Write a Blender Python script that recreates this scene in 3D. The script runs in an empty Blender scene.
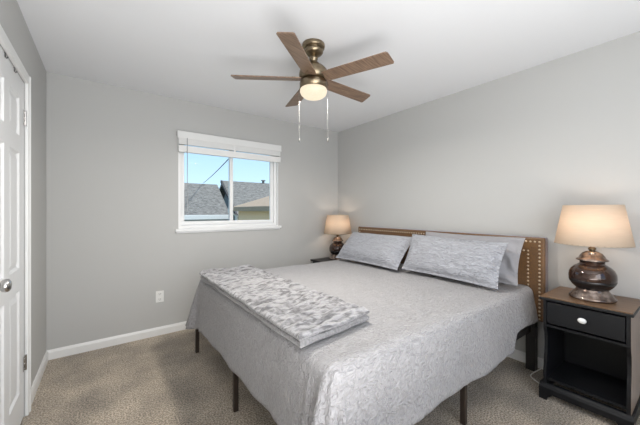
import bpy, bmesh, math, random
from mathutils import Vector, Matrix, noise
random.seed(4)
PI = math.pi
S = bpy.context.scene
C = S.collection
# ------------------------------------------------------------------ camera, sky, lights, exposure
cd = bpy.data.cameras.new('camera'); cam = bpy.data.objects.new('camera', cd); C.objects.link(cam)
cd.sensor_width = 36; cd.lens = 291.7/640*36; cd.shift_y = -0.003; cd.clip_start = 0.02
cam.location = (0, 0, 1.265); cam.rotation_euler = (PI/2, 0, math.radians(-36.5))
S.camera = cam
S.view_settings.view_transform = 'Standard'; S.view_settings.look = 'None'
S.view_settings.gamma = 1; S.view_settings.use_curve_mapping = False
S.view_settings.exposure = 0.62

w = bpy.data.worlds.new('sky'); S.world = w; w.use_nodes = True
nt = w.node_tree; nt.nodes.clear()
def N(t, kind, **kw):
    n = t.nodes.new(kind)
    for k, v in kw.items():
        if k in n.inputs.keys(): n.inputs[k].default_value = v
        else: setattr(n, k, v)
    return n
out = N(nt, 'ShaderNodeOutputWorld'); bg = N(nt, 'ShaderNodeBackground', Strength=1.0)
tc = N(nt, 'ShaderNodeTexCoord'); sep = N(nt, 'ShaderNodeSeparateXYZ')
rmp = N(nt, 'ShaderNodeValToRGB'); e = rmp.color_ramp.elements
e[0].position = 0.0; e[0].color = (.60, .78, .92, 1); e[1].position = .35; e[1].color = (.20, .43, .80, 1)
mp = N(nt, 'ShaderNodeMapping'); mp.inputs['Scale'].default_value = (1, 1, 3.5)
cn = N(nt, 'ShaderNodeTexNoise', Scale=3.2, Detail=6.0); cr = N(nt, 'ShaderNodeValToRGB')
cr.color_ramp.elements[0].position = .55; cr.color_ramp.elements[1].position = .8
mx = N(nt, 'ShaderNodeMix', data_type='RGBA'); mx.inputs['B'].default_value = (.8, .86, .93, 1)
L = nt.links.new
L(tc.outputs['Generated'], sep.inputs[0]); L(sep.outputs['Z'], rmp.inputs[0])
L(tc.outputs['Generated'], mp.inputs[0]); L(mp.outputs[0], cn.inputs['Vector']); L(cn.outputs['Fac'], cr.inputs[0])
L(cr.outputs[0], mx.inputs['Factor']); L(rmp.outputs[0], mx.inputs[6]); mx.inputs[7].default_value = (.8, .86, .93, 1)
L(mx.outputs[2], bg.inputs[0]); L(bg.outputs[0], out.inputs[0])

def light(name, kind, loc, energy, color=(1, 1, 1), rot=(0, 0, 0), **kw):
    d = bpy.data.lights.new(name, kind); d.energy = energy; d.color = color
    for k, v in kw.items(): setattr(d, k, v)
    o = bpy.data.objects.new(name, d); C.objects.link(o); o.location = loc; o.rotation_euler = rot
    return o
light('sun', 'SUN', (6, -6, 12), 4.0, (1, .96, .9), (math.radians(38), 0, math.radians(62)), angle=.01)
# added fill light, set at an invented window opening behind the camera
light('rear_fill_light', 'AREA', (.35, -.86, 1.45), 25, (1, .99, .975), (math.radians(97), 0, 0),
      shape='RECTANGLE', size=2.2, size_y=1.5)
# added fill light from an unseen source, aimed at the ceiling behind the camera
light('bounce_light', 'AREA', (.3, -.3, .55), 33, (1, .99, .98), (math.radians(172), 0, 0),
      shape='DISK', size=1.6)

# ------------------------------------------------------------------ helpers
def tag(o, label=None, cat=None, group=None, kind=None):
    if label: o['label'] = label
    if cat: o['category'] = cat
    if group: o['group'] = group
    if kind: o['kind'] = kind
    return o
def thing(name, label, cat, loc=(0, 0, 0), group=None):
    o = bpy.data.objects.new(name, None); C.objects.link(o); o.location = loc; o.empty_display_size = .1
    return tag(o, label, cat, group)
def obj(name, bm, m, parent=None, smooth=False):
    me = bpy.data.meshes.new(name)
    bmesh.ops.recalc_face_normals(bm, faces=bm.faces)
    bm.to_mesh(me); bm.free()
    if smooth:
        for p in me.polygons: p.use_smooth = True
    for mm in (m if isinstance(m, (list, tuple)) else [m]): me.materials.append(mm)
    o = bpy.data.objects.new(name, me); C.objects.link(o)
    if parent:
        o.parent = parent
        if parent.type == 'EMPTY' or parent.parent:
            pass
    return o
def wl(o, root):            # geometry written in world coordinates under a moved root
    o.data.transform(Matrix.Translation(-root.location)); return o
def box(bm, x0, x1, y0, y1, z0, z1, bev=0, mi=0, seg=2):
    r = bmesh.ops.create_cube(bm, size=1)
    vs = r['verts']
    for v in vs:
        v.co = Vector((x0+(v.co.x+.5)*(x1-x0), y0+(v.co.y+.5)*(y1-y0), z0+(v.co.z+.5)*(z1-z0)))
    fs = list({f for v in vs for f in v.link_faces})
    for f in fs: f.material_index = mi
    if bev:
        es = list({e for v in vs for e in v.link_edges})
        bmesh.ops.bevel(bm, geom=es, offset=bev, segments=seg, affect='EDGES', profile=.5)
    return bm
def B(*a, **k): return box(bmesh.new(), *a, **k)
def lathe(bm, prof, n=48, c=(0, 0, 0), close=False):
    rings = []
    for r, z in prof:
        rings.append([bm.verts.new((c[0]+r*math.cos(2*PI*i/n), c[1]+r*math.sin(2*PI*i/n), c[2]+z)) for i in range(n)])
    for a, b in zip(rings, rings[1:]):
        for i in range(n): bm.faces.new((a[i], a[(i+1) % n], b[(i+1) % n], b[i]))
    if close:
        bm.faces.new(rings[0]); bm.faces.new(rings[-1])
    return bm
def tube(bm, pts, r, n=8):
    pts = [Vector(p) for p in pts]; rings = []
    for i, p in enumerate(pts):
        d = (pts[min(i+1, len(pts)-1)]-pts[max(i-1, 0)]).normalized()
        a = d.orthogonal().normalized() if i == 0 else (pa - d*pa.dot(d)).normalized()
        pa = a; b = d.cross(a)
        rings.append([bm.verts.new(p+(a*math.cos(2*PI*k/n)+b*math.sin(2*PI*k/n))*r) for k in range(n)])
    for q, s in zip(rings, rings[1:]):
        for k in range(n): bm.faces.new((q[k], q[(k+1) % n], s[(k+1) % n], s[k]))
    bm.faces.new(rings[0]); bm.faces.new(rings[-1])
    return bm
def prism(bm, poly, axis, a0, a1):
    """extrude a 2-D polygon along an axis; poly is given in the two other axes in xyz order"""
    def mk(p, a):
        c = list(p); c.insert(axis, a); return bm.verts.new(c)
    A = [mk(p, a0) for p in poly]; D = [mk(p, a1) for p in poly]
    bm.faces.new(A); bm.faces.new(D[::-1])
    for i in range(len(poly)):
        j = (i+1) % len(poly); bm.faces.new((A[i], A[j], D[j], D[i]))
    return bm

def mat(name, col, rough=.6, metal=0, **kw):
    m = bpy.data.materials.new(name); m.use_nodes = True
    b = m.node_tree.nodes['Principled BSDF']
    b.inputs['Base Color'].default_value = (*col, 1); b.inputs['Roughness'].default_value = rough
    b.inputs['Metallic'].default_value = metal
    for k, v in kw.items(): b.inputs[k.replace('_', ' ')].default_value = v
    return m
def bumped(m, kind='ShaderNodeTexNoise', scale=100, strength=.3, dist=.002, col2=None, vec=(1, 1, 1), rot=(0,0,0), detail=4.0, lo=.35, hi=.65, **kw):
    t = m.node_tree; b = t.nodes['Principled BSDF']
    tc = t.nodes.new('ShaderNodeTexCoord'); mp = t.nodes.new('ShaderNodeMapping')
    mp.inputs['Scale'].default_value = vec; mp.inputs['Rotation'].default_value = rot
    n = t.nodes.new(kind); n.inputs['Scale'].default_value = scale
    if 'Detail' in n.inputs: n.inputs['Detail'].default_value = detail
    for k, v in kw.items():
        if k in n.inputs: n.inputs[k].default_value = v
        else: setattr(n, k, v)
    t.links.new(tc.outputs['Object'], mp.inputs[0]); t.links.new(mp.outputs[0], n.inputs['Vector'])
    src = n.outputs['Fac'] if 'Fac' in n.outputs else n.outputs[0]
    if strength:
        bp = t.nodes.new('ShaderNodeBump'); bp.inputs['Strength'].default_value = strength
        bp.inputs['Distance'].default_value = dist
        t.links.new(src, bp.inputs['Height']); 
        prev = b.inputs['Normal'].links
        if prev: t.links.new(prev[0].from_socket, bp.inputs['Normal'])
        t.links.new(bp.outputs[0], b.inputs['Normal'])
    if col2:
        r = t.nodes.new('ShaderNodeValToRGB'); r.color_ramp.elements[0].position = lo; r.color_ramp.elements[1].position = hi
        r.color_ramp.elements[0].color = b.inputs['Base Color'].default_value; r.color_ramp.elements[1].color = (*col2, 1)
        t.links.new(src, r.inputs[0]); t.links.new(r.outputs[0], b.inputs['Base Color'])
    return m

M = {}
M['wall'] = bumped(mat('grey_wall_paint', (.50, .498, .487), .75), scale=220, strength=.05)
M['ceil'] = bumped(mat('ceiling_paint', (.80, .81, .83), .85), scale=160, strength=.08)
M['white'] = bumped(mat('white_trim_paint', (.80, .80, .79), .35), scale=30, strength=.02)
M['vinyl'] = bumped(mat('white_vinyl', (.84, .84, .84), .3), scale=20, strength=.01)
M['door'] = bumped(mat('white_door_paint', (.76, .765, .77), .4), scale=40, strength=.02)
M['blind'] = bumped(mat('blind_slats', (.80, .80, .79), .45), scale=30, strength=.02)
m = mat('carpet', (.165, .130, .092), .95, Sheen_Weight=.3)
bumped(m, scale=110, strength=1.0, dist=.012, col2=(.52, .435, .335), detail=5.0, lo=.40, hi=.60)
M['carpet'] = m
# large soft tone patches over the pile colour
t = m.node_tree; b = t.nodes['Principled BSDF']; src = b.inputs['Base Color'].links[0].from_socket
tcn = t.nodes.new('ShaderNodeTexCoord'); nn = t.nodes.new('ShaderNodeTexNoise'); nn.inputs['Scale'].default_value = 3.5; nn.inputs['Detail'].default_value = 5
rr = t.nodes.new('ShaderNodeMapRange'); rr.inputs[1].default_value = .3; rr.inputs[2].default_value = .7; rr.inputs[3].default_value = .68; rr.inputs[4].default_value = 1.36
mm = t.nodes.new('ShaderNodeVectorMath'); mm.operation = 'SCALE'
t.links.new(tcn.outputs['Object'], nn.inputs['Vector']); t.links.new(nn.outputs['Fac'], rr.inputs[0]); t.links.new(src, mm.inputs[0]); t.links.new(rr.outputs[0], mm.inputs['Scale']); t.links.new(mm.outputs[0], b.inputs['Base Color'])

def cloth(name, col, col2, scale, strength, vec, rot=(0,0,0), dist=.006):
    m = mat(name, col, .85, Sheen_Weight=.25)
    bumped(m, 'ShaderNodeTexNoise', scale=scale, strength=strength, dist=dist, vec=vec, rot=rot, col2=col2, detail=1.5, Distortion=1.6)  # second tone paints the light and shade of the crinkles into the colour
    bumped(m, scale=420, strength=.25, dist=.001)
    return m
M['spread'] = cloth('matelasse_bedspread', (.33, .32, .325), (.395, .383, .39), 38, 1.0, (.8, 1.9, .9), rot=(0, 0, .5), dist=.019)
M['sham'] = cloth('quilted_sham', (.305, .31, .338), (.40, .41, .448), 24, 1.0, (.7, 2.8, 1), rot=(0, 0, .6), dist=.020)
M['case'] = bumped(mat('pillowcase', (.31, .305, .32), .75, Sheen_Weight=.2), scale=14, strength=.5, dist=.02)
M['fur'] = mat('faux_fur', (.10, .096, .10), .95, Sheen_Weight=.6)
bumped(M['fur'], scale=33, strength=.7, dist=.02, col2=(.33, .322, .332), vec=(.55, 1.7, 1), detail=5.0, lo=.38, hi=.58)
bumped(M['fur'], scale=260, strength=.6, dist=.004)
M['furside'] = bumped(mat('faux_fur_underside', (.19, .185, .188), .95, Sheen_Weight=.4), scale=90, strength=.8, dist=.008, col2=(.30, .29, .295))
M['leather'] = bumped(mat('brown_leather', (.205, .105, .040), .36, Sheen_Weight=1.0, Sheen_Roughness=.35, Sheen_Tint=(.55, .62, .80, 1)), scale=130, strength=.25, dist=.002, col2=(.125, .07, .036))
M['nail'] = mat('brass_nails', (.70, .60, .46), .35, .8)
M['steel'] = bumped(mat('black_bed_steel', (.022, .020, .019), .4), scale=60, strength=.05)
M['bronzeleg'] = bumped(mat('dark_bronze_leg', (.050, .036, .028), .4, .3), scale=60, strength=.05)
M['mattress'] = bumped(mat('mattress_ticking', (.7, .69, .66), .8), scale=60, strength=.2)
M['black'] = bumped(mat('black_nightstand_paint', (.007, .0075, .009), .42, Specular_IOR_Level=.35), scale=50, strength=.06)
m = mat('lamp_reflection_top', (.13, .072, .036), .32); M['top'] = bumped(m, scale=8, strength=.06, col2=(.19, .11, .06), vec=(6, 1, 1))  # brown stands in for the lamp's warm reflection on the top
M['side_tan'] = bumped(mat('tan_side_skin', (.27, .20, .155), .4), scale=6, strength=.05, col2=(.33, .25, .20), vec=(4, 4, 1))
M['china'] = mat('white_porcelain', (.8, .8, .78), .15)
m = mat('brown_glazed_ceramic', (.020, .009, .006), .07, .3, Coat_Weight=.6); M['glaze'] = bumped(m, scale=9, strength=.05, col2=(.06, .03, .02))
m = mat('antiqued_metal_glaze', (.12, .085, .07), .2, .75); M['antique'] = bumped(m, scale=16, strength=.15, dist=.003, col2=(.38, .31, .27), lo=.4, hi=.62)
M['darkband'] = mat('black_glaze_band', (.012, .010, .010), .18)
M['fanmetal'] = bumped(mat('brushed_brass', (.27, .215, .145), .30, 1), scale=40, strength=.05, vec=(1, 1, 8))
m = mat('blade_wood', (.135, .082, .054), .34); M['blade'] = bumped(m, scale=5, strength=.08, col2=(.26, .175, .118), vec=(1.5, 22, 4), detail=6.0)
M['chrome'] = mat('satin_nickel', (.55, .54, .53), .22, 1)
M['chain'] = mat('pull_chain_metal', (.12, .12, .115), .5, .0)
M['plastic'] = bumped(mat('white_plastic', (.82, .82, .80), .4), scale=20, strength=.01)
M['slot'] = mat('outlet_slot_dark', (.08, .08, .08), .6)
M['cord'] = mat('white_cord', (.75, .73, .70), .5)

def glassmat():
    m = bpy.data.materials.new('window_glass'); m.use_nodes = True; t = m.node_tree; t.nodes.clear()
    o = t.nodes.new('ShaderNodeOutputMaterial'); mix = t.nodes.new('ShaderNodeMixShader')
    tr = t.nodes.new('ShaderNodeBsdfTransparent'); gl = t.nodes.new('ShaderNodeBsdfGlossy'); gl.inputs['Roughness'].default_value = .01
    tr.inputs[0].default_value = (.96, .98, .97, 1)
    fr = t.nodes.new('ShaderNodeFresnel'); fr.inputs[0].default_value = 1.12
    t.links.new(fr.outputs[0], mix.inputs[0]); t.links.new(tr.outputs[0], mix.inputs[1]); t.links.new(gl.outputs[0], mix.inputs[2]); t.links.new(mix.outputs[0], o.inputs[0])
    return m
M['glass'] = glassmat()
def shademat():
    m = bpy.data.materials.new('linen_shade'); m.use_nodes = True; t = m.node_tree; t.nodes.clear()
    o = t.nodes.new('ShaderNodeOutputMaterial'); mix = t.nodes.new('ShaderNodeMixShader'); mix.inputs[0].default_value = .40
    d = t.nodes.new('ShaderNodeBsdfDiffuse'); tl = t.nodes.new('ShaderNodeBsdfTranslucent')
    tc = t.nodes.new('ShaderNodeTexCoord'); mp = t.nodes.new('ShaderNodeMapping'); mp.inputs['Scale'].default_value = (1, 1, 14)
    n = t.nodes.new('ShaderNodeTexNoise'); n.inputs['Scale'].default_value = 12; r = t.nodes.new('ShaderNodeValToRGB')
    r.color_ramp.elements[0].color = (.80, .66, .52, 1); r.color_ramp.elements[1].color = (.88, .75, .61, 1)
    t.links.new(tc.outputs['Object'], mp.inputs[0]); t.links.new(mp.outputs[0], n.inputs[0]); t.links.new(n.outputs['Fac'], r.inputs[0])
    t.links.new(r.outputs[0], d.inputs[0]); t.links.new(r.outputs[0], tl.inputs[0])
    t.links.new(d.outputs[0], mix.inputs[1]); t.links.new(tl.outputs[0], mix.inputs[2]); t.links.new(mix.outputs[0], o.inputs[0])
    return m
M['shade'] = shademat()
m = mat('frosted_lit_glass', (.12, .11, .09), .5); b = m.node_tree.nodes['Principled BSDF']
b.inputs['Emission Color'].default_value = (1, .83, .56, 1); b.inputs['Emission Strength'].default_value = 0.60
n = m.node_tree.nodes.new('ShaderNodeTexNoise'); n.inputs['Scale'].default_value = 14; r = m.node_tree.nodes.new('ShaderNodeValToRGB')
r.color_ramp.elements[0].color = (1, .78, .52, 1); r.color_ramp.elements[1].color = (1, .92, .74, 1)
m.node_tree.links.new(n.outputs['Fac'], r.inputs[0]); m.node_tree.links.new(r.outputs[0], b.inputs['Emission Color'])
M['lit'] = m
m = mat('lit_bulb', (1, .9, .75), .4); b = m.node_tree.nodes['Principled BSDF']
b.inputs['Emission Color'].default_value = (1, .80, .52, 1); b.inputs['Emission Strength'].default_value = 3.0
M['bulb'] = m
# outdoors
M['shingle'] = bumped(mat('grey_shingles', (.10, .092, .084), .9), 'ShaderNodeTexNoise', scale=7, strength=.7, dist=.06, col2=(.26, .24, .215), vec=(1, 5, 5), detail=8.0)
M['tanroof'] = bumped(mat('tan_shingles', (.35, .25, .165), .9), scale=20, strength=.2, col2=(.42, .30, .20))
M['tanwall'] = bumped(mat('tan_siding', (.90, .64, .40), .8), 'ShaderNodeTexWave', scale=3.0, strength=.4, dist=.02)
M['siding'] = bumped(mat('white_siding', (.62, .61, .60), .7), 'ShaderNodeTexWave', scale=3, strength=.3, dist=.02, bands_direction='Z')
M['fascia'] = bumped(mat('white_gutter', (.75, .73, .70), .5), scale=9, strength=.02)
M['dark'] = mat('dark_rake_edge', (.05, .045, .045), .8)
M['grass'] = bumped(mat('lawn', (.08, .12, .04), .95), scale=30, strength=.4, col2=(.14, .17, .07))

# ------------------------------------------------------------------ room shell
XL, XR, YB, YF, H, T = -.393, 2.82, -.95, 3.36, 2.44, .14
def struct(name, bm, m, smooth=False, parent=None):
    o = obj(name, bm, m, parent, smooth)
    if not parent: o['kind'] = 'structure'
    return o
struct('floor', B(XL-T, XR+T, YB-T, YF+T, -.15, 0), M['carpet'])
struct('ceiling', B(XL-.6, XR+.6, YB-.6, YF+.5, H, H+.15), M['ceil'])  # slab runs past the walls as an added eave to block sun
struct('wall_right', B(XR, XR+T, YB-T, YF+T, 0, H), M['wall'])
# window wall, with the opening
WX0, WX1, WZ0, WZ1 = .628, 1.812, 1.07, 2.09
bm = bmesh.new()
for a in ((XL-T, WX0, 0, H), (WX1, XR, 0, H), (WX0, WX1, 0, WZ0), (WX0, WX1, WZ1, H)):
    box(bm, a[0], a[1], YF, YF+T, a[2], a[3])
struct('wall_back', bm, M['wall'])
# unseen rear wall; its big window is invented to justify the fill light
bm = bmesh.new()
RX0, RX1, RZ0, RZ1 = -.1, 2.1, .7, 2.2
for a in ((XL-T, RX0, 0, H), (RX1, XR, 0, H), (RX0, RX1, 0, RZ0), (RX0, RX1, RZ1, H)):
    box(bm, a[0], a[1], YB-T, YB, a[2], a[3])
struct('wall_front', bm, M['wall'])
w2 = struct('added_rear_window', B(RX0, RX1, YB-.12, YB-.06, RZ0, RZ0+.05), M['vinyl'])
bm = bmesh.new()
box(bm, RX0, RX1, YB-.12, YB-.06, RZ1-.05, RZ1); box(bm, RX0, RX0+.05, YB-.12, YB-.06, RZ0+.05, RZ1-.05)
box(bm, RX1-.05, RX1, YB-.12, YB-.06, RZ0+.05, RZ1-.05); box(bm, .98, 1.03, YB-.12, YB-.06, RZ0+.05, RZ1-.05)
struct('window_frame', bm, M['vinyl'], parent=w2)
# left wall with the door opening
DY0, DY1, DZ = 1.735, 2.515, 2.045
bm = bmesh.new()
for a in ((YB-T, DY0, 0, H), (DY1, YF, 0, H), (DY0, DY1, DZ, H)):
    box(bm, XL-T, XL, a[0], a[1], a[2], a[3])
struct('wall_left', bm, M['wall'])
# baseboards
def baseboard(name, fn):
    bm = bmesh.new(); fn(bm); struct(name, bm, M['white'])
pr = [(0, 0), (.014, 0), (.014, .060), (.010, .072), (.006, .082), (0, .082)]
baseboard('baseboard_back', lambda bm: prism(bm, [(YF-a, z) for a, z in pr], 0, XL, XR))
baseboard('baseboard_right', lambda bm: prism(bm, [(XR-a, z) for a, z in pr], 1, YB, YF-.014))
baseboard('baseboard_left', lambda bm: prism(bm, [(XL+a, z) for a, z in pr], 1, DY1+.062, YF-.014))

# ------------------------------------------------------------------ door
dr = tag(bpy.data.objects.new('door_1', None), kind='structure'); C.objects.link(dr); dr.location = (XL, DY0, 0)
def dpart(name, bm, m, par=None, smooth=False): 
    o = obj(name, bm, m, par or dr, smooth)
    if par is None or True: o.data.transform(Matrix.Translation(-dr.location))
    return o
bm = bmesh.new()   # casing + jamb
for a in ((DY1+.002, DY1+.062, 0, DZ+.062), (DY0-.09, DY0-.002, 0, DZ+.075), (DY0-.002, DY1+.002, DZ, DZ+.062)):
    box(bm, XL+.0005, XL+.018, a[0], a[1], a[2], a[3], bev=.004)
    
box(bm, XL+.016, XL+.022, DY1+.036, DY1+.060, 0, DZ+.060, bev=.002)
dpart('door_casing', bm, M['white'])
# six-panel slab: frame slab with recessed, raised-field panels
def slab():
    bm = bmesh.new(); W0, W1, Z0, Z1 = DY0+.004, DY1-.004, .012, DZ-.001; xf = XL-.002
    st = .115; mid = .10; pw = (W1-W0-2*st-mid)/2
    cols = [(W0+st, W0+st+pw), (W1-st-pw, W1-st)]
    rows = [(.20, .80), (.93, 1.60), (1.70, 1.92)]
    ys = [W0]+[v for c in cols for v in c]+[W1]; zs = [Z0]+[v for r_ in rows for v in r_]+[Z1]
    for i in range(5):
        for j in range(7):
            y0, y1, z0, z1 = ys[i], ys[i+1], zs[j], zs[j+1]
            if i % 2 and j % 2:
                box(bm, xf-.03, xf-.011, y0, y1, z0, z1)
                # raised field with sloping edges
                a = .018; b_ = .045
                v0 = [bm.verts.new((xf-.011, y, z)) for y, z in ((y0+a, z0+a), (y1-a, z0+a), (y1-a, z1-a), (y0+a, z1-a))]
                v1 = [bm.verts.new((xf-.003, y, z)) for y, z in ((y0+b_, z0+b_), (y1-b_, z0+b_), (y1-b_, z1-b_), (y0+b_, z1-b_))]
                bm.faces.new(v1)
                for k in range(4): bm.faces.new((v0[k], v0[(k+1) % 4], v1[(k+1) % 4], v1[k]))
                o0 = [bm.verts.new((xf, y, z)) for y, z in ((y0, z0), (y1, z0), (y1, z1), (y0, z1))]
                a = .010
                o1 = [bm.verts.new((xf-.011, y, z)) for y, z in ((y0+a, z0+a), (y1-a, z0+a), (y1-a, z1-a), (y0+a, z1-a))]
                for k in range(4): bm.faces.new((o0[k], o0[(k+1) % 4], o1[(k+1) % 4], o1[k]))
            else: box(bm, xf-.035, xf, y0, y1, z0, z1)
    return bm
sl = dpart('door_slab', slab(), M['door'])
def knob(bm):
    prof = [(.031, 0), (.031, .004), (.014, .007), (.011, .012), (.011, .028), (.016, .034), (.026, .042), (.029, .052), (.027, .061), (.018, .068), (.001, .070)]
    lathe(bm, prof, 28); bmesh.ops.rotate(bm, verts=bm.verts, matrix=Matrix.Rotation(PI/2, 3, 'Y'))
    bmesh.ops.translate(bm, verts=bm.verts, vec=(XL-.0015, DY0+.090, .94)); return bm
dpart('door_knob', knob(bmesh.new()), M['chrome'], smooth=True)['label'] = 'satin nickel door knob'
for z in (.335, 1.83):
    bm = bmesh.new(); box(bm, XL-.001, XL+.003, DY1-.034, DY1+.002, z-.045, z+.045, bev=.001)
    tube(bm, [(XL+.006, DY1-.001, z-.046), (XL+.006, DY1-.001, z+.046)], .006, 10)
    for dz in (-.03, 0, .03): tube(bm, [(XL+.003, DY1-.02, z+dz), (XL+.0045, DY1-.02, z+dz)], .004, 8)
    dpart('hinge', bm, M['chrome'])
# over-door hooks
for y, lab in ((2.245, 'small dark metal hook clipped over the door top, nearer the hinges'), (2.06, 'small dark metal hook clipped over the door top, farther from the hinges')):
    bm = bmesh.new(); pts = [(XL+.0005, y, 2.037), (XL+.005, y, 2.036), (XL+.005, y, 2.016), (XL+.009, y, 2.010), (XL+.014, y, 2.018)]
    tube(bm, pts, .003, 6)
    tag(obj('door_hook', bm, M['slot']), lab, 'hook', 'hooks over the closet door')

# ------------------------------------------------------------------ window
win = tag(bpy.data.objects.new('window_1', None), kind='structure'); C.objects.link(win); win.location = (WX0, YF, WZ0)
def wpart(name, bm, m, par=None):
    o = obj(name, bm, m, par or win); o.data.transform(Matrix.Translation(-win.location)); return o
def frame(bm, x0, x1, z0, z1, y0, y1, w_, b=.003):
    box(bm, x0, x1, y0, y1, z0, z0+w_, bev=b); box(bm, x0, x1, y0, y1, z1-w_, z1, bev=b)
    box(bm, x0, x0+w_, y0, y1, z0+w_, z1-w_, bev=b); box(bm, x1-w_, x1, y0, y1, z0+w_, z1-w_, bev=b)
bm = bmesh.new(); frame(bm, WX0, WX1, WZ0, WZ1, YF+.045, YF+.13, .036)
# white painted reveal liner
box(bm, WX0, WX0+.008, YF+.001, YF+.05, WZ0, WZ1); box(bm, WX1-.008, WX1, YF+.001, YF+.05, WZ0, WZ1); box(bm, WX0, WX1, YF+.001, YF+.05, WZ1-.008, WZ1)
wpart('window_frame', bm, M['vinyl'])
xm = (WX0+WX1)/2
for (a, b_, y) in ((WX0+.032, xm+.020, YF+.075), (xm-.020, WX1-.032, YF+.095)):
    bm = bmesh.new(); frame(bm, a, b_, WZ0+.038, WZ1-.04, y-.014, y+.014, .040)
    s = wpart('window_sash', bm, M['vinyl'])
    p = wpart('window_pane', B(a+.03, b_-.03, y-.002, y+.002, WZ0+.07, WZ1-.07), M['glass'], s)
bm = bmesh.new(); box(bm, WX0-.028, WX1+.035, YF-.032, YF-.0005, WZ0-.030, WZ0, bev=.005); box(bm, WX0+.001, WX1-.001, YF-.001, YF+.05, WZ0-.0005, WZ0+.006)
box(bm, WX0-.018, WX1+.022, YF-.014, YF-.0005, WZ0-.045, WZ0-.028, bev=.002)
wpart('window_sill', bm, M['vinyl'])
# blind, raised
bl = thing('window_blind', 'white horizontal blind pulled right up at the window top', 'blind', (xm, YF, 2.12))
BX0, BX1 = WX0-.016, WX1+.022
o = wl(obj('valance', B(BX0, BX1, YF-.05, YF-.038, 2.022, 2.100, bev=.003), M['blind'], bl), bl)
o = wl(obj('head_rail', B(BX0+.012, BX1-.012, YF-.038, YF-.001, 2.05, 2.088, bev=.002), M['blind'], bl), bl)
bm = bmesh.new()
for k in range(10): box(bm, BX0+.012, BX1-.012, YF-.044, YF-.004, 1.964+k*.0075, 1.964+k*.0075+.0066)
wl(obj('slats', bm, M['blind'], bl), bl)
wl(obj('bottom_rail', B(BX0+.012, BX1-.008, YF-.042, YF-.002, 1.882, 1.952, bev=.004), M['blind'], bl), bl)
for x in (xm,):
    wl(obj('ladder_tape', box(bmesh.new(), x-.012, x+.012, YF-.047, YF-.045, 1.95, 2.04), M['blind'], bl), bl)
for x in (BX0-.004, BX1+.001):
    wl(obj('bracket', B(x, x+.003, YF-.045, YF-.001, 2.05, 2.095), M['chrome'], bl), bl)
bm = tube(bmesh.new(), [(.705, YF-.055, 2.03), (.705, YF-.055, 1.30)], .0035, 8); lathe(bm, [(.0035, 0), (.007, -.004), (.007, -.04), (.002, -.045)], 10, (.705, YF-.055, 1.30))
m_w = mat('wand_clear_grey', (.35, .36, .37), .2); wl(obj('wand', bm, m_w, bl), bl)

# outlet
ot = thing('wall_outlet', 'white wall outlet plate low on the wall left of bed', 'outlet', (.455, YF, .39))
wl(obj('cover_plate', B(.418, .492, YF-.007, YF-.0003, .332, .448, bev=.003), M['plastic'], ot), ot)
for z in (.362, .418):
    bm = bmesh.new(); box(bm, .437, .473, YF-.0095, YF-.0065, z-.016, z+.016, bev=.002); r_ = wl(obj('socket', bm, M['plastic'], ot), ot)
    bm = bmesh.new(); box(bm, .446, .449, YF-.0102, YF-.009, z-.004, z+.009); box(bm, .461, .464, YF-.0102, YF-.009, z-.004, z+.009); box(bm, .453, .457, YF-.0102, YF-.009, z-.012, z-.007)
    wl(obj('slot', bm, M['slot'], r_), ot)

# ------------------------------------------------------------------ outdoors
G = -1.7
struct('ground', B(-60, 60, 4.2, 90, G-.2, G), M['grass'])
def house(name, label, x0, x1, ye, ze, yr, zr, wallm, roofm, rake=False):
    h = thing(name, label, 'house', ((x0+x1)/2, yr, G))
    yb = 2*yr-ye; th = .12
    bm = prism(bmesh.new(), [(ye, ze), (yr, zr), (yb, ze), (yb, ze-th), (yr, zr-th), (ye, ze-th)], 0, x0, x1)
    rf = wl(obj('roof', bm, roofm, h), h)
    o = .3
    bm = prism(bmesh.new(), [(ye+o, G), (ye+o, ze-th+.1), (yr, zr-th-.01), (yb-o, ze-th+.1), (yb-o, G)], 0, x0+o, x1-o)
    wl(obj('wall', bm, wallm, h), h)
    bm = B(x0, x1, ye-.10, ye, ze-.16, ze+.01, bev=.01); wl(obj('gutter', bm, M['fascia'], h), h)
    return h, rf
# bodies stop short of each other
h1, r1 = house('neighbour_house', 'neighbouring house with grey shingle roof filling the left window pane', -9, 4.0, 11.35, 1.09, 13, 2.41, M['siding'], M['shingle'])
h2, r2 = house('neighbour_house', 'slightly taller grey shingle roofed house seen through right window pane', 4.22, 16, 11.0, 1.0, 13, 2.6, M['siding'], M['shingle'])
bm = prism(bmesh.new(), [(10.98, 1.0), (13, 2.61), (13, 2.50), (10.98, .90)], 0, 4.14, 4.22); wl(obj('rake_board', bm, M['dark'], h2), h2)
bm = tube(bmesh.new(), [(6.20, 13, 2.5), (6.20, 13, 2.74)], .06, 12); box(bm, 6.12, 6.28, 12.93, 13.07, 2.70, 2.74)
wl(obj('roof_vent', bm, M['shingle'], h2), h2)
# tan hipped garage, nearer
g = thing('garage', 'low tan garage with tan roof outside the right window pane', 'garage', (6.0, 7.5, G))
x0, y0, y1, ze = 3.6, 5.6, 9.44, 1.37
bm = prism(bmesh.new(), [(x0-.2, ze), (6.1, ze+.82), (8.6, ze), (8.6, ze-.05), (6.1, ze+.76), (x0-.2, ze-.05)], 1, y0-.2, y1+.15)
wl(obj('roof', bm, M['tanroof'], g), g)
wl(obj('fascia', B(x0-.24, x0-.2, y0-.2, y1+.15, ze-.12, ze+.01), M['tanroof'], g), g)
wl(obj('wall', prism(bmesh.new(), [(x0, G), (x0, ze-.02), (6.1, ze+.74), (8.4, ze-.02), (8.4, G)], 1, y0, y1), M['tanwall'], g), g)
bm = tube(bmesh.new(), [(x0-.28, y1+.08, 1.33), (x0-.28, y1+.08, 1.22), (x0-.04, y1+.05, 1.08), (x0-.04, y1+.05, -1.5)], .05, 10)
wl(obj('downspout', bm, M['fascia'], g), g)
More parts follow.
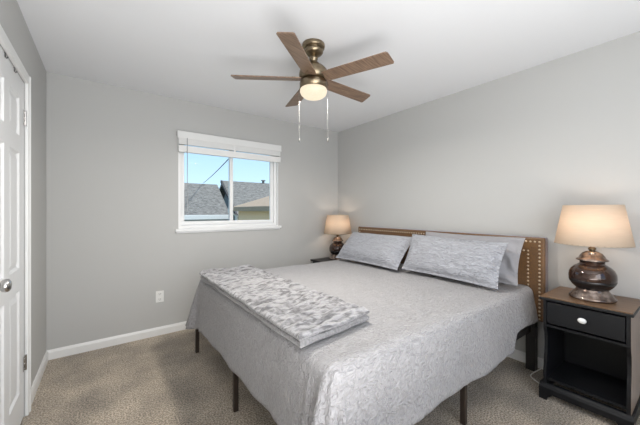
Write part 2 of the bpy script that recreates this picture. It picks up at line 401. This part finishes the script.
pl = [Vector((1.46, 3.72, 2.13)).lerp(Vector((3.41, 13, 2.45)), k/12) - Vector((0, 0, .04*4*(k/12)*(1-k/12))) for k in range(13)]
tag(obj('power_line', tube(bmesh.new(), pl, .009, 6), M['dark']), 'dark overhead cable crossing the sky to the left roof ridge', 'cable')

# ------------------------------------------------------------------ ceiling fan
FX, FY = 1.19, 1.685
fan = thing('ceiling_fan', 'five-blade brass ceiling fan with wooden blades and lit glass bowl', 'ceiling fan', (FX, FY, H))
def fp(name, prof, m, par=None, close=False):
    return obj(name, lathe(bmesh.new(), prof, 48, close=close), m, par or fan, True)
fp('canopy', [(.001, -.0005), (.076, -.0005), (.080, -.005), (.080, -.026), (.076, -.031), (.060, -.034), (.058, -.038), (.068, -.042), (.068, -.058), (.058, -.070), (.034, -.080), (.001, -.084)], M['fanmetal'])
fp('downrod', [(.019, -.07), (.021, -.085), (.030, -.095), (.030, -.108), (.018, -.12), (.018, -.16), (.001, -.16)], M['fanmetal'])
fp('motor_housing', [(.001, -.120), (.022, -.122), (.034, -.130), (.048, -.145), (.080, -.168), (.098, -.19), (.103, -.215), (.100, -.245), (.085, -.256), (.001, -.258)], M['fanmetal'])
fp('light_collar', [(.001, -.243), (.080, -.258), (.093, -.266), (.096, -.272), (.096, -.317), (.001, -.320)], M['fanmetal'])
fp('glass_bowl', [(.001, -.318), (.091, -.318), (.095, -.324), (.095, -.340), (.088, -.356), (.070, -.372), (.045, -.380), (.001, -.383)], M['lit'])
for k in range(5):
    ang = math.radians(39.8+72*k-36.5)
    R = Matrix.Rotation(ang, 4, 'Z'); pitch = Matrix.Rotation(math.radians(-13), 4, 'X')
    bm = bmesh.new()
    # blade outline: x outward, y across; tip cut at a slant
    w0, w1 = .050, .056
    prof = [(.085, -w0*.85), (.12, -w0), (.545, -w1), (.556, -w1+.010), (.566, w1-.012), (.560, w1), (.12, w0), (.085, w0*.85)]
    prism(bm, prof, 2, -.004, .004)
    bmesh.ops.bevel(bm, geom=[e_ for e_ in bm.edges], offset=.0015, segments=1, affect='EDGES')
    bmesh.ops.transform(bm, verts=bm.verts, matrix=Matrix.Translation((0, 0, -.248)) @ R @ pitch)
    bd = obj('blade', bm, M['blade'], fan)
    bd.data.transform(Matrix.Identity(4))
    bm = bmesh.new()
    prism(bm, [(.06, -.022), (.15, -.03), (.165, 0), (.15, .03), (.06, .022)], 2, .005, .010)
    for (sx, sy) in ((.12, -.017), (.12, .017), (.148, 0)): tube(bm, [(sx, sy, -.004), (sx, sy, -.0065)], .005, 10)
    bmesh.ops.transform(bm, verts=bm.verts, matrix=Matrix.Translation((0, 0, -.248)) @ R @ pitch)
    obj('blade_iron', bm, M['fanmetal'], bd)
rt = Vector((.8034, -.5954, 0))
d = bpy.data.lights.new('fan_lamp_light', 'AREA'); d.energy = 18; d.color = (1, .95, .87); d.shape = 'DISK'; d.size = .18
o = bpy.data.objects.new('fan_lamp_light', d); C.objects.link(o); o.parent = fan; o.location = (0, 0, -.388)
for s, zz in ((-1, -.665), (1, -.66)):
    a = rt*s*.099
    bm = tube(bmesh.new(), [(a.x, a.y, -.27), (a.x*1.02, a.y*1.02, -.285), (a.x*1.02, a.y*1.02, zz)], .0009, 6)
    ch = obj('pull_chain', bm, M['chain'], fan)
    bm = lathe(bmesh.new(), [(.001, .0), (.003, -.003), (.0042, -.016), (.004, -.026), (.001, -.03)], 12, (a.x*1.02, a.y*1.02, zz))
    obj('chain_pendant', bm, M['chain'], ch, True)

# ------------------------------------------------------------------ bed
MX0, MX1, MY0, MY1, MZ = .675, 2.695, .845, 2.775, .655
bed = thing('bed', 'king bed on dark legs with brown studded headboard', 'bed', (1.7, 1.81, 0))
HX0, HX1, HY0, HY1 = 2.72, 2.795, .772, 2.825
hb = wl(obj('headboard', B(HX0, HX1, HY0, HY1, .40, 1.055, bev=.012, seg=3), M['leather'], bed), bed)
bm = bmesh.new()
def nail(y, z):
    lathe(bm, [(.0075, 0), (.0068, .0028), (.004, .005), (.0005, .006)], 8)
    vs = bm.verts[-32:] if False else None
def nails(pts):
    bm = bmesh.new()
    for y, z in pts:
        rings = []
        for r_, d in ((.0085, 0), (.0075, .0035), (.0042, .006)):
            rings.append([bm.verts.new((HX0+.0005-d, y+r_*math.cos(a*PI/4), z+r_*math.sin(a*PI/4))) for a in range(8)])
        for p, q in zip(rings, rings[1:]):
            for i in range(8): bm.faces.new((p[i], p[(i+1) % 8], q[(i+1) % 8], q[i]))
        bm.faces.new(rings[-1])
    return bm
for ins, zt in ((.036, 1.020), (.112, .945)):
    y0, y1 = HY0+ins, HY1-ins; n = round((y1-y0)/.030); st = (y1-y0)/n
    pts = [(y0+i*st, zt) for i in range(n+1)]
    k = 1
    while zt-k*.030 > .42:
        pts += [(y0, zt-k*.030), (y1, zt-k*.030)]; k += 1
    o = wl(obj('nailhead_trim', nails(pts), M['nail'], hb, True), bed)
    o['label'] = 'row of brass nailheads'
# piping groove seam between border and field
for y in (.868, 2.71):
    bm = bmesh.new(); box(bm, 2.715, 2.775, y-.032, y+.032, 0, .42, bev=.003); box(bm, 2.70, 2.72, y-.05, y+.05, .28, .36, bev=.003)
    wl(obj('headboard_leg', bm, M['steel'], bed), bed)
bm = bmesh.new()
for y in (.875, 2.725): box(bm, .69, 2.70, y-.012, y+.012, .31, .35, bev=.003)
for x in (.70, 2.69): box(bm, x-.012, x+.012, .875, 2.725, .31, .35, bev=.003)
box(bm, .70, 2.69, 1.79, 1.81, .31, .35)
for k in range(12): box(bm, .78+k*.165, .85+k*.165, .88, 2.72, .350, .362)
wl(obj('bed_base', bm, M['steel'], bed), bed)
for x in (.668, 1.715):
    for y in (.885, 1.80, 2.745):
        wl(obj('leg', B(x-.015, x+.015, y-.015, y+.015, 0, .315, bev=.003), M['bronzeleg'], bed), bed)
tag(obj('mattress', B(MX0+.02, MX1, MY0+.02, MY1-.02, .364, MZ-.012, bev=.04, seg=4), M['mattress']), 'thick king mattress under the quilted bedspread on the bed', 'mattress')

def fbm(p, s): return noise.noise(Vector(p)*s)+.5*noise.noise(Vector(p)*s*2.1)
def spread():
    bm = bmesh.new(); rc = .07; er = .055
    per = []   # (x, y, nx, ny, cornerness, s, spine x, spine y)
    yc = (MY0+MY1)/2; half = (MY1-MY0)/2
    X0, X1, Y0, Y1 = MX0, MX1+.012, MY0, MY1
    n1 = 170
    L1 = X1-(X0+rc); s = 0
    for i in range(n1):
        x = X1-L1*i/n1; per.append((x, Y0, 0, -1, s+L1*i/n1, None))
    s += L1
    for i in range(56):
        a = PI/2*i/56; per.append((X0+rc-rc*math.sin(a), Y0+rc-rc*math.cos(a), -math.sin(a), -math.cos(a), s+rc*a, ('n', a)))
    s += rc*PI/2; L2 = Y1-Y0-2*rc
    for i in range(n1): per.append((X0, Y0+rc+L2*i/n1, -1, 0, s+L2*i/n1, None))
    s += L2
    for i in range(56):
        a = PI/2*i/56; per.append((X0+rc-rc*math.cos(a), Y1-rc+rc*math.sin(a), -math.cos(a), math.sin(a), s+rc*a, ('f', a)))
    s += rc*PI/2
    for i in range(n1+1): per.append((X0+rc+L1*i/n1, Y1, 0, 1, s+L1*i/n1, None))
    S1, S2 = L1+rc*PI/4, L1+rc*PI/2+L2+rc*PI/4
    cols = []
    for (x, y, nx, ny, s, co) in per:
        d1, d2 = s-S1, s-S2
        c1, c2 = math.exp(-(d1/.16)**2), math.exp(-(d2/.16)**2)
        near = min(abs(d1), abs(d2))
        hem = .292+.006*math.sin(s*5.1+.4)+.004*math.sin(s*11.7)-.04*c1-.075*c2
        if S1 < s < S2: hem -= .025*min(1, (s-S1)/.2, (S2-s)/.2)
        if ny < -.5:
            q = min(1, max(0, (x-2.24)/.10)); hem += .115*q*q*(3-2*q)
            p_ = max(0, 1-abs(x-2.27)/.25); hem -= 0*p_
        # fold profile, growing with drop
        fold = .007*math.sin(s*9+1.0)+.004*math.sin(s*17.3)
        if co:
            a = co[1]
            fold += (.055 if co[0] == 'n' else .10)*math.sin(2*a)+.030*(1-math.cos(a*12))/2
        fold += .012*math.exp(-(near/.22)**2)*math.sin(s*46)
        fold += .045*math.exp(-((d1-.035)/.020)**2)+.035*math.exp(-((d1-.125)/.018)**2)-.02*math.exp(-((d1-.08)/.02)**2)
        spx, spy = max(x, X0+half), yc
        col = []
        def add(px, py, pz): col.append(bm.verts.new((px, py, pz)))
        ix, iy = x-nx*er, y-ny*er
        for k in range(16):
            f = k/16; f = 1-(1-f)**1.2
            px, py = spx+(ix-spx)*f, spy+(iy-spy)*f
            dz = .004*fbm((px, py, 0), 5)+.0035*fbm((px, py, 3), 14)
            add(px, py, MZ+.012+dz)
        for k in range(9):
            a = k/8*math.radians(82)
            dz = .004*fbm((ix, iy, 0), 5)
            add(ix+nx*er*math.sin(a), iy+ny*er*math.sin(a), MZ+.012-er*(1-math.cos(a))+dz*(1-k/8))
        bx, by, bz = ix+nx*er*math.sin(math.radians(82)), iy+ny*er*math.sin(math.radians(82)), MZ+.012-er*(1-math.cos(math.radians(82)))
        for k in range(1, 21):
            f = k/20
            z = bz+(hem-bz)*f
            offn = .03*f+fold*(f**.8)+.006*fbm((x*1.5+nx, y*1.5, z), 6)*f
            add(bx+nx*offn, by+ny*offn, z)
        cols.append(col)
    for a, b_ in zip(cols, cols[1:]):
        for k in range(len(a)-1): bm.faces.new((a[k], b_[k], b_[k+1], a[k+1]))
    bmesh.ops.remove_doubles(bm, verts=bm.verts, dist=.0004)
    return bm
sp = obj('bedspread', spread(), M['spread'], smooth=True)
tag(sp, 'light grey matelasse bedspread draped over the king bed', 'bedspread')
sm = sp.modifiers.new('thick', 'SOLIDIFY'); sm.thickness = .006; sm.offset = -1

def pillow(name, y0, y1, bot, top, T, m, label, cat='pillow', group=None, flange=0.02, seed=0, wrinkle=.004, roll=0, crease=0):
    W = y1-y0; Hh = math.hypot(top[0]-bot[0], top[1]-bot[1]); up = Vector((top[0]-bot[0], 0, top[1]-bot[1])).normalized()
    wv = Vector((0, -1, 0)); nv = wv.cross(up)    # width, up, normal (towards foot)
    c = Vector(((bot[0]+top[0])/2, (y0+y1)/2, (bot[1]+top[1])/2))
    bm = bmesh.new(); nu, nv_ = 56, 34; sides = []
    for sgn in (1, -1):
        g_ = []
        for i in range(nu+1):
            row = []
            for j in range(nv_+1):
                u, v_ = -1+2*i/nu, -1+2*j/nv_
                u = math.copysign(1-(1-abs(u))**1.35, u); v_ = math.copysign(1-(1-abs(v_))**1.35, v_)
                X = W/2*u*(1-.045*(1-v_*v_)); Y = Hh/2*v_*(1-.045*(1-u*u))
                fl = 1-flange*2/W; fv = 1-flange*2/Hh
                uu, vv = min(1, abs(u)/fl), min(1, abs(v_)/fv)
                t_ = T/2*max(0, (1-uu**4.5))**.5*max(0, (1-vv**3.2))**.55 + .0025
                t_ += wrinkle*fbm((X+seed, Y, seed), 9)*min(1, t_/.03)
                if crease:
                    q = min(1, max(0, (u-.62)/.25)); t_ += crease*q*math.sin(v_*7+u*9+2*noise.noise(Vector((u*3, v_*2, seed))))*min(1, t_/.02)
                if abs(u) > .9999 or abs(v_) > .9999: t_ = 0
                row.append(bm.verts.new((X, Y, sgn*t_)))
            g_.append(row)
        sides.append(g_)
        for i in range(nu):
            for j in range(nv_): bm.faces.new((g_[i][j], g_[i+1][j], g_[i+1][j+1], g_[i][j+1]))
    bmesh.ops.remove_doubles(bm, verts=bm.verts, dist=.00005)
    o = obj(name, bm, m, smooth=True)
    R = Matrix((wv, up, nv)).transposed().to_4x4()
    o.matrix_world = Matrix.Translation(c) @ R @ Matrix.Rotation(roll, 4, 'Z')
    return tag(o, label, cat, group)
pillow('pillow', 1.79, 2.71, (2.235, .698), (2.53, .998), .20, M['sham'], 'cool grey quilted pillow at the window side of the bed', group='pillows on the bed', seed=1)
pillow('pillow', .925, 1.785, (2.29, .698), (2.455, 1.028), .135, M['sham'], 'cool grey quilted pillow standing in front of a plain pillow', group='pillows on the bed', seed=5, roll=-.015)
pillow('pillow', .865, 1.735, (2.465, .703), (2.615, 1.055), .095, M['case'], 'plain pale pillow tucked behind the quilted one, wrinkled end showing', group='pillows on the bed', seed=9, wrinkle=.012, crease=.026, flange=.012)

# folded fur throw
def throw():
    bm = bmesh.new()
    def slab(x0, x1, y0, y1, z0, th, seed, rr, mi):
        nx, ny = 60, 150
        cx, cy = (x0+x1)/2, (y0+y1)/2
        G_ = {}
        for sgn in (1, -1):
            for i in range(nx+1):
                for j in range(ny+1):
                    u, v_ = -1+2*i/nx, -1+2*j/ny
                    u = math.copysign(1-(1-abs(u))**1.5, u); v_ = math.copysign(1-(1-abs(v_))**1.5, v_)
                    x, y = cx+(x1-x0)/2*u, cy+(y1-y0)/2*v_
                    x += .010*noise.noise(Vector((seed, y*5, 0)))*abs(u); y += .008*noise.noise(Vector((x*6, seed, 0)))*abs(v_)
                    dx, dy = (1-abs(u))*(x1-x0)/2, (1-abs(v_))*(y1-y0)/2
                    d = min(dx, dy); e_ = min(1, d/rr); t_ = th/2*math.sqrt(max(0, 1-(1-e_)**2))
                    if sgn > 0:
                        ru = math.sin((y*1.0+.10*noise.noise(Vector((x*3, y*3, seed)))+.12*x)*92)
                        t_ += e_*(.0085*ru*(.9+noise.noise(Vector((x*7, y*5, 2+seed))))+.014*fbm((x*.8, y*1.6, seed), 13)+.004*fbm((x, y, seed), 40))
                    G_[sgn, i, j] = bm.verts.new((x, y+.06*(x-.66)/.5, z0+th/2+sgn*t_))
            for i in range(nx):
                for j in range(ny):
                    f = bm.faces.new((G_[sgn, i, j], G_[sgn, i+1, j], G_[sgn, i+1, j+1], G_[sgn, i, j+1])); f.material_index = mi
                    if mi == 0 and sgn < 0: f.material_index = 1
    slab(.662, 1.134, 1.036, 2.62, .676, .034, 3, .018, 1)
    slab(.655, 1.138, 1.035, 2.64, .709, .030, 7, .020, 0)
    bmesh.ops.remove_doubles(bm, verts=bm.verts, dist=.0001)
    return bm
tag(obj('throw_blanket', throw(), [M['fur'], M['furside']], smooth=True), 'folded pale grey faux fur throw lying across the foot of the bed', 'blanket')

# ------------------------------------------------------------------ nightstands
NX0, NX1, NY0, NY1, NZ = 2.385, 2.80, .276, .698, .688
ns = thing('nightstand', 'black nightstand with one drawer and an open shelf beside the headboard', 'nightstand', ((NX0+NX1)/2, (NY0+NY1)/2, 0))
P = lambda name, bm, m, par=None, sm=False: wl(obj(name, bm, m, par or ns, sm), ns)
# top: lamp's warm reflection painted brown on upper face, black moulded edge
P('table_top', B(NX0-.006, NX1+.004, NY0-.006, NY1+.006, NZ-.006, NZ, bev=.002), M['top'])['label'] = 'top surface with warm lamp reflection painted brown'
P('top_moulding', B(NX0-.012, NX1+.006, NY0-.010, NY1+.010, NZ-.024, NZ-.006, bev=.005), M['black'])
bx0, bx1, by0, by1 = NX0+.01, NX1-.005, NY0+.004, NY1-.008
# shaped side panels
sidep = [(bx1, .05), (bx1, NZ-.024), (bx0, NZ-.024), (bx0, .485), (bx0+.006, .46), (bx0+.020, .43), (bx0+.026, .38), (bx0+.022, .32), (bx0+.010, .26), (bx0+.002, .20), (bx0, .15), (bx0, .05)]
for ya, yb_ in ((by0, by0+.018), (by1-.018, by1)):
    P('side_panel', prism(bmesh.new(), sidep, 1, ya, yb_), M['black'])
P('side_skin', prism(bmesh.new(), sidep, 1, by0-.0012, by0-.0002), M['side_tan'])['label'] = 'tan brown outer side face'  # thin tan sheet over the outer face of the side panel
P('back_panel', B(bx1-.008, bx1-.001, by0+.018, by1-.018, .10, NZ-.024), M['black'])
P('shelf', B(bx0+.02, bx1-.008, by0+.018, by1-.018, .120, .135), M['black'])
P('drawer_rail', B(bx0, bx0+.30, by0+.018, by1-.018, .485, .50), M['black'])
dw = P('drawer', B(bx0-.006, bx0+.30, by0+.022, by1-.022, .512, NZ-.034, bev=.004), M['black'])
bm = lathe(bmesh.new(), [(.006, 0), (.006, .012), (.014, .015), (.018, .020), (.018, .025), (.012, .031), (.001, .033)], 24)
bmesh.ops.rotate(bm, verts=bm.verts, matrix=Matrix.Rotation(-PI/2, 3, 'Y')); bmesh.ops.scale(bm, verts=bm.verts, vec=(1, 1.2, .95))
bmesh.ops.translate(bm, verts=bm.verts, vec=(bx0-.006, (by0+by1)/2, .585)); k_ = P('knob', bm, M['china'], dw, True); k_['label'] = 'white oval porcelain knob'
bm = bmesh.new()     # moulded plinth with bracket feet
pl_ = [(NX0-.012, .045), (NX0-.012, .080), (NX0-.006, .094), (NX0+.006, .104), (NX0+.03, .104), (NX0+.03, .045)]
prism(bm, pl_, 1, NY0-.010, NY1+.010)
for y in (NY0-.010, NY1-.004): box(bm, NX0+.03, NX1-.002, y, y+.014, .045, .102, bev=.003)
P('plinth', bm, M['black'])
for ya, sg in ((NY0-.010, 1), (NY1+.010, -1)):
    for xa in (NX0-.012, NX1-.04):
        P('foot', prism(bmesh.new(), sorted([(ya, 0), (ya, .047), (ya+sg*.075, .047), (ya+sg*.060, .030), (ya+sg*.045, .022), (ya+sg*.042, 0)], key=lambda q: 0) , 0, xa, xa+.035), M['black'])
# far nightstand: only its top edge clears the bed
ns2 = thing('nightstand', 'dark nightstand in the corner behind the bed, mostly hidden', 'nightstand', (2.56, 3.12, 0))
Q = lambda name, bm, m, par=None: wl(obj(name, bm, m, par or ns2), ns2)
Q('table_top', B(2.30, 2.80, 2.91, 3.335, .568, .59, bev=.004), M['black'])
Q('cabinet', B(2.33, 2.795, 2.93, 3.32, .10, .568, bev=.003), M['black'])
d_ = Q('drawer', B(2.322, 2.335, 2.95, 3.30, .40, .55, bev=.003), M['black'])
for x in (2.35, 2.77):
    for y in (2.95, 3.30): Q('leg', B(x-.018, x+.018, y-.018, y+.018, 0, .10), M['black'])
# ------------------------------------------------------------------ table lamps
def lamp(loc, label):
    root = thing('table_lamp', label, 'lamp', loc, 'matching table lamps beside the bed')
    def l(name, prof, m, par=None, n=56):
        return obj(name, lathe(bmesh.new(), prof, n), m, par or root, True)
    l('base', [(.001, .0005), (.112, .0005), (.117, .006), (.117, .016), (.112, .020), (.106, .026), (.102, .034), (.095, .044), (.086, .054), (.081, .063), (.080, .070), (.001, .072)], M['antique'])
    bd = l('body', [(.080, .068), (.086, .073), (.099, .086), (.112, .106), (.119, .130), (.120, .148), (.117, .172), (.107, .194), (.090, .212), (.072, .224), (.063, .230), (.063, .246), (.001, .247)], M['glaze'])
    l('painted_band', [(.0815, .0685), (.0875, .0735), (.1005, .0865), (.1135, .1065), (.1192, .125), (.118, .126)], M['darkband'], bd)
    l('lid', [(.058, .240), (.062, .248), (.080, .251), (.082, .256), (.077, .261), (.068, .267), (.062, .281), (.050, .298), (.030, .309), (.014, .314), (.001, .315)], M['antique'])
    l('stem', [(.012, .300), (.010, .312), (.020, .322), (.021, .330), (.012, .338), (.009, .345), (.009, .40), (.001, .40)], M['fanmetal'])
    bb = l('bulb', [(.012, .398), (.014, .405), (.024, .43), (.026, .445), (.020, .462), (.001, .470)], M['bulb'], n=20)
    l('harp', [(.0105, .52), (.0105, .53), (.001, .53)], M['fanmetal'], n=12)
    sh = l('lamp_shade', [(.195, .356), (.149, .613)], M['shade'], n=72)
    md = sh.modifiers.new('thick', 'SOLIDIFY'); md.thickness = .0015
    bm = bmesh.new()
    for k in range(3):
        a = 2*PI*k/3+.4; tube(bm, [(.009*math.cos(a), .009*math.sin(a), .525), (.1425*math.cos(a), .1425*math.sin(a), .606)], .0018, 6)
    for (r_, z) in ((.1475, .610), (.193, .359)):
        tube(bm, [(r_*math.cos(2*PI*k/40), r_*math.sin(2*PI*k/40), z) for k in range(41)], .0018, 6)
    obj('shade_frame', bm, M['fanmetal'], sh)
    d = bpy.data.lights.new('bulb_light', 'POINT'); d.energy = 1.1; d.color = (1, .84, .71); d.shadow_soft_size = .03
    o = bpy.data.objects.new('bulb_light', d); C.objects.link(o); o.parent = root; o.location = (0, 0, .435)
    o.location.z = .50
    return root
near_lamp = lamp((2.575, .477, .688), 'lit lamp with cream shade on the black nightstand, nearest the camera')
lamp((2.62, 3.125, .59), 'lit lamp with cream shade in the far room corner behind the bed')

# power cord on the floor
pts = []
ctrl = [Vector(p) for p in ((2.80, .735, .26), (2.795, .74, .18), (2.785, .745, .12), (2.73, .79, .05), (2.66, .835, .007), (2.60, .825, .006), (2.55, .76, .006), (2.52, .722, .006))]
for i in range(len(ctrl)-1):
    p0, p1, p2, p3 = ctrl[max(i-1, 0)], ctrl[i], ctrl[i+1], ctrl[min(i+2, len(ctrl)-1)]
    for k in range(8):
        t_ = k/8
        pts.append(.5*((2*p1)+(p2-p0)*t_+(2*p0-5*p1+4*p2-p3)*t_*t_+(3*p1-p0-3*p2+p3)*t_**3))
pts.append(ctrl[-1])
tag(obj('extension_cord', tube(bmesh.new(), pts, .0042, 8), M['cord'], smooth=True), 'white power cord looping on the carpet between headboard leg and black nightstand', 'cord')
